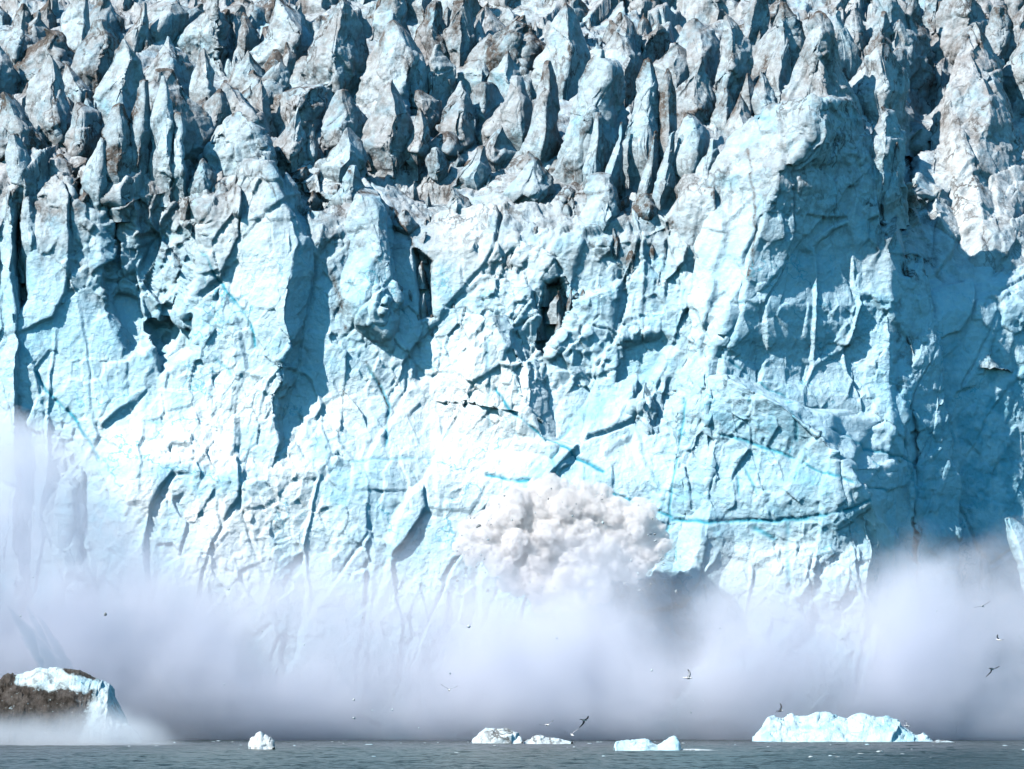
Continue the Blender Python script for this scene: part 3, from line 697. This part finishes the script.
# ------------------------------------------------------------------ icebergs: top profile in photo px, waterline row
BERG = ice_material('berg_ice', (.52, .80, .87), (.74, .80, .83))
def berg(name, prof, wl, depth, label, cat='iceberg', group=None, mat=None, lean=.4, weather=.3, dirtf=None, bluef=.0, amp=.5, crest=.45):
    Y0 = float(water_Y(wl)); xs = np.arange(prof[0][0], prof[-1][0] + .01, .55)
    h = np.interp(xs, [p[0] for p in prof], [p[1] for p in prof]); h = wl - h
    s = (D + Y0) / F
    hm = np.maximum(h, .05) * s; xm = (xs - CX) * s
    e = np.clip(np.minimum(xs - xs[0], xs[-1] - xs) / (.16 * (xs[-1] - xs[0])), 0, 1) ** .5
    dp = depth * (.25 + .75 * e)
    n = 44; t = np.linspace(0, 1, n)
    Z = np.zeros((len(xs), n)); Y = np.zeros((len(xs), n))
    for j, tt in enumerate(t):
        if tt < crest:
            k = tt / crest; z = k ** .75; y = -(1 - k) ** .8
        else:
            k = (tt - crest) / (1 - crest); z = math.cos(k * math.pi / 2) ** .8; y = k * 1.1
        Z[:, j] = -.7 + (hm + .7) * z; Y[:, j] = Y0 + dp * .5 + dp * .5 * y
    P = np.stack([np.repeat(xm[:, None], n, 1), Y, Z], -1).reshape(-1, 3)
    Q = grid_quads(len(xs), n)
    Nn = normals(P, Q)
    if Nn[:, 2].mean() < 0: Q = Q[:, ::-1]; Nn = -Nn
    sz = np.clip(hm.max() / 4, .2, 1)
    d = ice_disp(P * 1.6 + 40, .5, 1.0) * amp * sz * np.clip((Z.ravel() + .7) / 1.2, 0, 1)
    P2 = P + Nn * d[:, None]
    px, py = PX(P)
    dirt = np.zeros(len(P)) if dirtf is None else dirtf(px, py, P, Y)
    bl = np.clip(bluef * sstep(.1, .5, fbm(P * .6, 3, 300)), 0, 1)
    o = mesh_np(name, P2, Q, mat or BERG, None, {'dirt': dirt, 'blue': bl, 'weather': np.full(len(P), weather)})
    return tag(o, label, cat, group)

berg('iceberg', [(753,741),(757,735),(765,727),(770,719),(778,717),(786,718),(794,715),(800,717),(810,716),(818,714),(828,713),(836,715),(846,717),(849,718),(855,715),(862,713),(870,714),(880,717),(890,719),(900,723),(908,728),(914,732),(918,735),(925,734),(932,740),(936,742)],
     742.5, 12, 'long pale blue iceberg with several rounded humps, the largest afloat on the water', bluef=.35, amp=.3)
berg('iceberg', [(471,742),(474,738),(480,733),(486,729),(494,730),(502,730),(508,732),(514,735),(520,739),(522,743)], 744, 6,
     'small white domed iceberg afloat in the middle of the waterline', weather=.8)
berg('iceberg', [(524,742),(530,739),(538,736),(548,737),(558,739),(566,741),(572,743)], 744.3, 5, 'low flat white ice floe with one end tapering, beside the white domed iceberg', 'ice floe', weather=.8)
berg('iceberg', [(614,748),(616,742),(622,741),(632,742),(640,741),(646,740),(652,744),(658,746),(664,742),(670,739),(675,737),(678,742),(680,750)], 751, 6,
     'pale turquoise iceberg with a notch beside its raised peak, closest to the camera', bluef=.3, amp=.35)
berg('ice_floe', [(676,749.5),(690,749),(704,749.3),(718,750.5)], 751, 3, 'thin sliver of flat ice trailing from the notched turquoise iceberg', 'ice floe', weather=.9, amp=.15)
berg('ice_chunk', [(250,748),(252,743),(254,738),(257,734),(260,733),(263,737),(268,738),(272,740),(272,746),(274,749)], 750, 4,
     'white upright lump of ice splashing at the waterline below the spray', 'ice chunk', weather=.9, amp=.6)
berg('ice_chunk', [(930,742),(938,740),(948,741),(956,742.5)], 743, 3, 'flat crumb of ice just off the end of the long humped iceberg', 'ice chunk', weather=.8, amp=.2)
def dirty_shaded_face(px, py, P, Y):
    st = fbm(P * np.array([.55, .3, .12]) + np.array([0, 0, 0]), 4, 400)
    skew = px + (py - 700) * .35
    m = sstep(-10, 10, 88 - skew + 8 * st) * sstep(683, 692, py + 7 * st - np.clip((px - 18), -30, 60) * .08)
    hole = sstep(.0, .5, fbm(P * np.array([1.2, 1.2, .35]) + P[:, 2:3] * np.array([.45, 0, 0]), 4, 410))
    band = sstep(104, 98, px) * sstep(60, 70, px) * sstep(677, 672, py - (px - 75) * .2) * .9
    dark = sstep(16, 8, px + (py - 690) * .15)  # left end painted dark, standing in for its shaded side
    return 2.2 * np.clip(np.maximum(np.maximum(m * (1 - .5 * hole), band), dark), 0, 1)
DIRTY = ice_material('silty_berg_ice', (.52, .80, .87), (.74, .80, .83), (.016, .012, .008))
berg('iceberg', [(-40,742),(-34,705),(-22,688),(-10,680),(0,676),(8,674),(20,671),(30,669),(40,668.5),(52,668),(62,669.5),(75,671),(84,675),(92,678),(99,681),(106,685),(110,696),(115,708),(121,720),(130,732),(142,742)], 744, 16,
     'dark iceberg with brown dirt-streaked face and a white crown, half swallowed by spray', weather=.6, dirtf=dirty_shaded_face, amp=.3, mat=DIRTY)

# brash ice along the waterline
def brash():
    VV, QQ, off = [], [], 0
    bpy_ico = None
    import bmesh
    bm = bmesh.new(); bmesh.ops.create_icosphere(bm, subdivisions=2, radius=1); 
    base = np.array([v.co[:] for v in bm.verts]); tri = np.array([[v.index for v in f.verts] for f in bm.faces]); bm.free()
    for k in range(120):
        py = random.choice([random.uniform(741.5, 744.5), random.uniform(742, 748), random.uniform(742, 758)]); px = random.uniform(-10, 1034)
        Y = float(water_Y(py)); s = (D + Y) / F
        r = random.uniform(.04, .13) * random.choice([1, 1, 1.6])
        v = base * (1 + .35 * fbm(base * 1.3 + k * 9.1, 2, 500)[:, None]) * np.array([r * random.uniform(1, 3), r * random.uniform(1, 2), r * random.uniform(.4, .9)])
        VV.append(v + np.array([(px - CX) * s, Y, .05])); QQ.append(tri + off); off += len(v)
    V = np.concatenate(VV)
    o = mesh_np('brash_ice', V, np.concatenate(QQ), BERG, None, {'dirt': np.zeros(len(V)), 'blue': np.zeros(len(V)), 'weather': np.full(len(V), .8)})
    tag(o, 'scattered crumbs of brash ice along the waterline', 'brash ice', None, 'stuff')
brash()

# ------------------------------------------------------------------ calving cloud
import bmesh
def debris_cloud():
    """billowing burst of powdered ice leaving the face"""
    lobes = []
    ctr = [(480,540,20),(500,522,20),(520,508,22),(545,500,22),(568,508,24),(590,505,20),(615,512,18),(635,525,22),(650,548,18),(520,545,24),(550,535,26),(580,540,26),(610,548,24),
           (500,560,18),(535,570,22),(560,580,20),(590,572,20),(625,565,18),(475,550,14),(545,592,18),(538,492,10),(560,489,11),(602,494,9),(640,508,10),(470,528,11),(462,548,9),(655,530,10),(520,498,8),(580,488,8),(640,560,14),(515,580,14),(600,590,14),(570,598,14)]
    for x, y, r in ctr: lobes.append((x, y, random.uniform(-1, 1) * .25, r))
    for x, y, r in ctr:
        for q in range(13):
            a = random.uniform(0, 2 * math.pi); b = random.uniform(-.2, 1.35)
            rr = r * random.uniform(.22, .5); k = r * .88
            lobes.append((x + k * math.cos(a) * math.cos(b), y + k * math.sin(a) * math.cos(b), -k * math.sin(b) / 7.2, rr))
    for (x, y, dz, r) in list(lobes[len(ctr):]):
        for q in range(4):
            a = random.uniform(0, 2 * math.pi); b = random.uniform(-.2, 1.3); rr = r * random.uniform(.25, .5); k = r * .85
            lobes.append((x + k * math.cos(a) * math.cos(b), y + k * math.sin(a) * math.cos(b), dz - k * math.sin(b) / 7.2, rr))
    for k in range(34):                                          # jets of powder flung out of the burst
        a = random.uniform(math.pi * .95, math.pi * 2.05); x0 = 560 + 72 * math.cos(a); y0 = 545 + 34 * math.sin(a); L_ = random.uniform(12, 34); r0 = random.uniform(4, 9)
        a2 = a + random.uniform(-.35, .35)
        for q in range(7):
            t = q / 6; lobes.append((x0 + L_ * t * math.cos(a2), y0 + L_ * t * math.sin(a2), -.8 + random.uniform(-.4, .4), r0 * (1 - .75 * t)))
    bm = bmesh.new(); bmesh.ops.create_icosphere(bm, subdivisions=3, radius=1)
    base = np.array([v.co[:] for v in bm.verts]); tri = np.array([[v.index for v in f.verts] for f in bm.faces]); bm.free()
    VV, QQ, off = [], [], 0
    for (x, y, dz, r) in lobes:
        Y = G - 13.0 + dz
        c = W(x, y, Y); rm = r / 7.2
        v = c + base * rm
        d = fbm(v * .9, 4, 600) * .4 + (.5 - worley(v * 1.1, 61)[0]) * .6 + (.5 - worley(v * 2.6, 63)[0]) * .28
        v = v + base * (d * min(rm, 2.2) * .85)[:, None]
        VV.append(v); QQ.append(tri + off); off += len(v)
    m, nt, N, L = new_mat('powdered_ice')
    out = N.new('ShaderNodeOutputMaterial'); v = N.new('ShaderNodeVolumePrincipled'); L.new(v.outputs[0], out.inputs['Volume'])
    v.inputs['Color'].default_value = (.95, .938, .938, 1); v.inputs['Anisotropy'].default_value = .1
    geo = N.new('ShaderNodeNewGeometry'); t = N.new('ShaderNodeTexNoise'); t.inputs['Scale'].default_value = 1.1; t.inputs['Detail'].default_value = 6; t.inputs['Roughness'].default_value = .65
    L.new(geo.outputs['Position'], t.inputs[0]); mr = N.new('ShaderNodeMapRange'); mr.interpolation_type = 'SMOOTHSTEP'
    mr.inputs[1].default_value = .42; mr.inputs[2].default_value = .58; mr.inputs[3].default_value = .45; mr.inputs[4].default_value = 4.0
    L.new(t.outputs[0], mr.inputs[0]); L.new(mr.outputs[0], v.inputs['Density'])
    t_ = mesh_np('debris_cloud', np.concatenate(VV), np.concatenate(QQ), m)
    rm_ = t_.modifiers.new('remesh', 'REMESH'); rm_.mode = 'VOXEL'; rm_.voxel_size = .14
    dg = bpy.context.evaluated_depsgraph_get(); me = bpy.data.meshes.new_from_object(t_.evaluated_get(dg))
    old = t_.data; t_.modifiers.clear(); t_.data = me; bpy.data.meshes.remove(old); me.name = 'debris_cloud'
    if not me.materials: me.materials.append(m)
    o = t_
    tag(o, 'billowing grey-white burst of powdered ice bursting off the glacier face above the mist', 'debris cloud')
debris_cloud()

def fragments():
    bm = bmesh.new(); bmesh.ops.create_icosphere(bm, subdivisions=2, radius=1)
    base = np.array([v.co[:] for v in bm.verts]); tri = np.array([[v.index for v in f.verts] for f in bm.faces]); bm.free()
    VV, QQ, off = [], [], 0
    for k in range(190):
        if k < 150:
            a = random.uniform(0, 2 * math.pi); q = random.gauss(1.0, .16)
            x, y, Y = 560 + 100 * q * math.cos(a), 545 + 52 * q * math.sin(a) + random.uniform(-4, 16), G - 14 - random.uniform(0, 5)
        elif k < 178:
            x, y, Y = random.uniform(0, 420), random.uniform(560, 735), random.uniform(-30, 0)
        else:
            x, y, Y = random.uniform(420, 1024), random.uniform(600, 735), random.uniform(-20, 0)
        r = random.uniform(.05, .13) * random.choice([1, 1, 1, 1.8])
        VV.append(base * (1 + .5 * fbm(base * 1.2 + k * 7.3, 2, 520)[:, None]) * r * np.array([1, 1, random.uniform(.6, 1.3)]) + W(x, y, Y)); QQ.append(tri + off); off += len(base)
    V = np.concatenate(VV)
    o = mesh_np('flying_ice_fragments', V, np.concatenate(QQ), BERG, None, {'dirt': np.zeros(len(V)), 'blue': np.zeros(len(V)), 'weather': np.full(len(V), .9)})
    tag(o, 'specks of ice flung out of the burst and falling through the mist', 'ice fragments', None, 'stuff')
fragments()

# ------------------------------------------------------------------ mist (volumes)
def vol_domain(name, prof, base_py, Yf, Yb, mat, bulge=.35, n=26):
    """closed billowy body: upper outline in photo px, standing on the water between two depths"""
    xs = np.arange(prof[0][0], prof[-1][0] + 1, 8.0); top = np.interp(xs, [p[0] for p in prof], [p[1] for p in prof])
    Ym = (Yf + Yb) / 2; hw = (Yb - Yf) / 2
    rows = []
    for x, t in zip(xs, top):
        zt = float(W(x, t, Ym)[2]); X = float(W(x, t, Ym)[0])
        ring = []
        for j in range(n):
            a = 2 * math.pi * j / n
            cy, cz = math.cos(a), math.sin(a)
            cy = math.copysign(abs(cy) ** .6, cy); cz = math.copysign(abs(cz) ** .6, cz)
            zl = -.3
            ring.append((X, Ym + hw * cy, zl + (zt - zl) * (.5 + .5 * cz)))
        rows.append(ring)
    V = np.array(rows).reshape(-1, 3); nr = len(xs)
    Q = grid_quads(nr, n, True)
    me = bpy.data.meshes.new(name)
    faces = [tuple(q) for q in Q] + [tuple(range(n)), tuple(range((nr - 1) * n, nr * n))[::-1]]
    me.from_pydata(V.tolist(), [], faces); me.update()
    bm = bmesh.new(); bm.from_mesh(me); bmesh.ops.recalc_face_normals(bm, faces=bm.faces); bm.to_mesh(me); bm.free()
    me.materials.append(mat)
    o = bpy.data.objects.new(name, me); col.objects.link(o); return o

def vol_mat(name, color, dens, z0, z1, nscale=.05, lo=.3, hi=.7, contrast=1.0, aniso=0.0, floor=.25, xlift=0.0, xr=None, det=4, nrough=.55):
    """density: full below z0, none above z1, broken up by world-space noise"""
    m, nt, N, L = new_mat(name)
    out = N.new('ShaderNodeOutputMaterial'); v = N.new('ShaderNodeVolumePrincipled'); L.new(v.outputs[0], out.inputs['Volume'])
    v.inputs['Color'].default_value = rgb(color); v.inputs['Anisotropy'].default_value = aniso
    geo = N.new('ShaderNodeNewGeometry')
    t = N.new('ShaderNodeTexNoise'); t.inputs['Scale'].default_value = nscale; t.inputs['Detail'].default_value = det; t.inputs['Roughness'].default_value = nrough
    L.new(geo.outputs['Position'], t.inputs[0])
    sep = N.new('ShaderNodeSeparateXYZ'); L.new(geo.outputs['Position'], sep.inputs[0])
    # height shifted by noise -> ragged top
    sh = N.new('ShaderNodeMath'); sh.operation = 'MULTIPLY_ADD'; L.new(t.outputs[0], sh.inputs[0]); sh.inputs[1].default_value = -(z1 - z0) * 1.1 * contrast
    xl_ = N.new('ShaderNodeMapRange'); xl_.interpolation_type = 'SMOOTHSTEP'; xl_.inputs[1].default_value = -78; xl_.inputs[2].default_value = -38
    xl_.inputs[3].default_value = -xlift; xl_.inputs[4].default_value = 0; L.new(sep.outputs[0], xl_.inputs[0])
    ad = N.new('ShaderNodeMath'); ad.operation = 'ADD'; L.new(sep.outputs[2], ad.inputs[0]); L.new(xl_.outputs[0], ad.inputs[1])
    if xr:
        x2 = N.new('ShaderNodeMapRange'); x2.interpolation_type = 'SMOOTHSTEP'; x2.inputs[1].default_value = xr[0]; x2.inputs[2].default_value = xr[1]
        x2.inputs[3].default_value = 0; x2.inputs[4].default_value = xr[2]; L.new(sep.outputs[0], x2.inputs[0])
        a2 = N.new('ShaderNodeMath'); a2.operation = 'ADD'; L.new(ad.outputs[0], a2.inputs[0]); L.new(x2.outputs[0], a2.inputs[1]); ad = a2
    L.new(ad.outputs[0], sh.inputs[2])
    mr = N.new('ShaderNodeMapRange'); mr.interpolation_type = 'SMOOTHSTEP'
    off = -(z1 - z0) * .55 * contrast
    mr.inputs[1].default_value = z1 + off; mr.inputs[2].default_value = z0 + off; mr.inputs[3].default_value = 0; mr.inputs[4].default_value = 1
    L.new(sh.outputs[0], mr.inputs[0])
    m2 = N.new('ShaderNodeMapRange'); m2.inputs[1].default_value = lo; m2.inputs[2].default_value = hi; m2.inputs[3].default_value = floor; m2.inputs[4].default_value = 1; L.new(t.outputs[0], m2.inputs[0])
    p = N.new('ShaderNodeMath'); p.operation = 'MULTIPLY'; L.new(mr.outputs[0], p.inputs[0]); L.new(m2.outputs[0], p.inputs[1])
    q = N.new('ShaderNodeMath'); q.operation = 'MULTIPLY'; L.new(p.outputs[0], q.inputs[0]); q.inputs[1].default_value = dens
    L.new(q.outputs[0], v.inputs['Density'])
    return m

mist = vol_domain('mist', [(-240,395),(0,400),(110,430),(230,480),(330,500),(520,505),(700,510),(900,515),(1230,515)], 742, 5, 31,
                  vol_mat('mist_air', (.885, .90, .96), .25, 5, 31, nscale=.06, lo=.42, hi=.60, contrast=1.25, floor=.28, xlift=22, det=7, nrough=.62))
spray = vol_domain('spray', [(-120,600),(0,600),(200,600),(420,610),(620,620)], 744, -62, -33.5,
                   vol_mat('spray_air', (.86, .90, .96), .24, .5, 6.8, nscale=.11, xlift=-2.5, xr=(-55, -32, 9)))
tag(spray, 'low drift of wet spray over the foot of the dark iceberg', 'spray', None, 'stuff')
tag(mist, 'bank of pale lavender mist thrown up along the foot of the glacier', 'mist', None, 'stuff')

# ------------------------------------------------------------------ jets of dirty water thrown up beside the dark iceberg
def jet():
    m, nt, N, L = new_mat('dirty_spray')
    out = N.new('ShaderNodeOutputMaterial'); v = N.new('ShaderNodeVolumePrincipled'); L.new(v.outputs[0], out.inputs['Volume'])
    v.inputs['Color'].default_value = (.42, .54, .66, 1); v.inputs['Density'].default_value = .26
    VV, QQ, off = [], [], 0
    for (x0, y0, x1, y1, r0) in ((70, 700, 8, 608, 2.6), (62, 694, 27, 606, 1.5), (80, 700, 36, 612, 1.3)):
        n, k = 60, 28; rows = []
        for i in range(n):
            t = i / (n - 1); c = W(x0 + (x1 - x0) * t, y0 + (y1 - y0) * t - 6 * math.sin(t * 3), -6.0)
            r = r0 * (1 - t) ** .8 * min(1, t * 6 + .05) + .05
            for j in range(k):
                a = 2 * math.pi * j / k; rows.append(c + np.array([r * math.cos(a), r * math.sin(a), 0]))
        Vv = np.array(rows); ax = np.array([fbm(Vv * .9, 4, 800), fbm(Vv * .9 + 9, 4, 804), fbm(Vv * .9 + 19, 4, 808)]).T
        Vv = Vv + ax * np.linspace(.9, .25, n).repeat(k)[:, None] * min(1.0, r0 / 2)
        Qj = grid_quads(n, k, True); c_ = np.repeat(Vv.reshape(n, k, 3).mean(1), k, 0)
        if (normals(Vv, Qj) * (Vv - c_)).sum() < 0: Qj = Qj[:, ::-1]
        VV.append(Vv); QQ.append(Qj + off); off += len(Vv)
    o = mesh_np('water_jet', np.concatenate(VV), np.concatenate(QQ), m)
    tag(o, 'grey spiky jets of dirty spray leaping up and leftwards behind the dark iceberg', 'water jet')
jet()

# ------------------------------------------------------------------ gulls
def gull_mats():
    out = []
    for n, c in (('gull_white', (.78, .78, .78)), ('gull_dark', (.05, .055, .065)), ('gull_grey', (.28, .30, .33))):
        m, nt, N, L = new_mat(n); o = N.new('ShaderNodeOutputMaterial'); b = N.new('ShaderNodeBsdfPrincipled'); L.new(b.outputs[0], o.inputs[0])
        t = N.new('ShaderNodeTexNoise'); t.inputs['Scale'].default_value = 14; cr = N.new('ShaderNodeMix'); cr.data_type = 'RGBA'
        cr.inputs[6].default_value = rgb(tuple(x * .85 for x in c)); cr.inputs[7].default_value = rgb(c); L.new(t.outputs[0], cr.inputs[0]); L.new(cr.outputs[2], b.inputs['Base Color'])
        b.inputs['Roughness'].default_value = .7; out.append(m)
    return out
GM = gull_mats()
def gull(px, py, Y, yaw, bank, flap, label, dark=False, size=1.0, name='gull'):
    bm = bmesh.new()
    # one continuous body: rings from bill to tail
    prof = [(-.33,.004,.02),(-.28,.016,.022),(-.25,.034,.03),(-.21,.045,.035),(-.17,.042,.025),(-.12,.058,.008),(-.02,.078,0),(.08,.07,0),(.17,.045,.008),(.24,.025,.014),(.33,.045,.012)]
    rings = []
    for i, (y, r, z) in enumerate(prof):
        flat = .3 if i == len(prof) - 1 else .95
        rings.append([bm.verts.new((r * math.cos(a) * (1.3 if i == len(prof) - 1 else 1), y, z + r * flat * math.sin(a))) for a in [2 * math.pi * k / 10 for k in range(10)]])
    for a, b in zip(rings[:-1], rings[1:]):
        for k in range(10): bm.faces.new((a[k], a[(k + 1) % 10], b[(k + 1) % 10], b[k]))
    bm.faces.new(rings[0]); bm.faces.new(rings[-1])
    for sgn in (-1, 1):
        # arm up to the wrist, hand swept back
        st = [(.05,-.10,.10,0),(.22,-.17,.06,.9),(.36,-.15,.03,1.),(.52,-.06,.0,.75),(.66,.04,-.04,.45)]
        pr = None
        for (x, yl, yt, f) in st:
            z = .03 + math.sin(flap * (1 if x < .36 else .75)) * x
            xx = x * math.cos(flap * .9)
            ch = .17 - .2 * max(0, x - .25)
            ring = [bm.verts.new((sgn * xx, yl, z)), bm.verts.new((sgn * xx, yl + ch * .5, z + .012)), bm.verts.new((sgn * xx, yl + ch, z - .004)), bm.verts.new((sgn * xx, yl + ch * .5, z - .01))]
            if pr:
                for k in range(4): bm.faces.new((pr[k], pr[(k + 1) % 4], ring[(k + 1) % 4], ring[k]))
            pr = ring
        bm.faces.new(pr)
    bmesh.ops.recalc_face_normals(bm, faces=bm.faces)
    me = bpy.data.meshes.new(name)
    for f in bm.faces:
        c = f.calc_center_median(); f.smooth = True
        if abs(c.x) > .5: f.material_index = 1
        elif abs(c.x) > .1: f.material_index = 1 if dark else 2
        else: f.material_index = 1 if (dark and c.z > -.02 and c.y > -.2) else 0
    bm.to_mesh(me); bm.free()
    for m in GM: me.materials.append(m)
    o = bpy.data.objects.new(name, me); col.objects.link(o)
    o.location = W(px, py, Y); o.rotation_euler = (R(random.uniform(-10, 10)), R(bank), R(yaw)); o.scale = (size,) * 3
    return tag(o, label, 'gull', 'gulls wheeling through the mist')
gull(992,669,-60, 150, 35, -.5, 'dark gull banking high at the right edge of the mist', True, 1.94)
gull(780,711,-64, 60, -40, .6, 'dark gull with folded-up wings just above the long humped iceberg', True, 1.60)
gull(584,720,-64, 130, 40, -.4, 'dark gull diving over the gap beside the tapering ice floe', True, 1.86)
gull(572,735,-64, 200, 10, .7, 'pale gull with dark back skimming low at the tip of the tapering ice floe', False, 1.86)
gull(547,725,-64, 30, -15, .3, 'all-pale gull gliding above the middle of the tapering ice floe', False, 1.69)
gull(449,690,-62, 10, 5, .6, 'gull with raised grey-tipped wings alone in the mist above the white domed iceberg', False, 1.94)
gull(688,678,-62, 80, -30, .6, 'white gull with raised wing flying above the notched turquoise iceberg', False, 1.94)
gull(983,606,-58, 160, 20, .2, 'white gull flying highest, against the blue shaded ice wall', False, 1.69)
gull(999,640,-60, 240, -20, .5, 'white gull in the mist below the shaded ice wall', False, 1.52)
gull(799,753,-70, 20, 15, .8, 'white gull skimming the open water in front of the long humped iceberg', False, 1.69)
gull(907,726,-66, 110, -30, .4, 'white gull just over the low end of the long humped iceberg', False, 1.35)

# ------------------------------------------------------------------ light
world = bpy.data.worlds.new('World'); sc.world = world; world.use_nodes = True
wn, wl_ = world.node_tree.nodes, world.node_tree.links
sky = wn.new('ShaderNodeTexSky'); sky.sky_type = 'NISHITA'; sky.sun_disc = False
EL, AZ = 42, 52                       # sun height; angle left of the viewing direction reversed (behind-left of the camera)
sky.sun_elevation = R(EL); sky.air_density = 1.0; sky.dust_density = .3; sky.ozone_density = 2.5
sx, sy = -math.sin(R(AZ)), -math.cos(R(AZ))
sky.sun_rotation = math.atan2(sx, sy)
bg = wn['Background']; bg.inputs['Strength'].default_value = .115; tint = wn.new('ShaderNodeMix'); tint.data_type = 'RGBA'; tint.blend_type = 'MULTIPLY'; tint.inputs[0].default_value = 1; tint.inputs[7].default_value = (.34, .82, .89, 1)
wl_.new(sky.outputs[0], tint.inputs[6]); wl_.new(tint.outputs[2], bg.inputs['Color'])
sd = bpy.data.lights.new('sun', 'SUN'); sd.energy = 4.7; sd.angle = R(.5); sd.color = (1, .93, .86)
so = bpy.data.objects.new('sun', sd); col.objects.link(so)
to_sun = Vector((sx * math.cos(R(EL)), sy * math.cos(R(EL)), math.sin(R(EL))))
so.rotation_euler = to_sun.to_track_quat('Z', 'Y').to_euler(); so.location = (-200, -300, 300)

sc.view_settings.view_transform = 'Standard'; sc.view_settings.look = 'None'; sc.view_settings.gamma = 1; sc.view_settings.exposure = .58
c = sc.cycles
c.use_denoising = True; c.max_bounces = 12; c.diffuse_bounces = 0; c.glossy_bounces = 2; c.volume_bounces = 10; c.transmission_bounces = 2
c.volume_step_rate = 1.5; c.volume_max_steps = 256; c.sample_clamp_indirect = 4
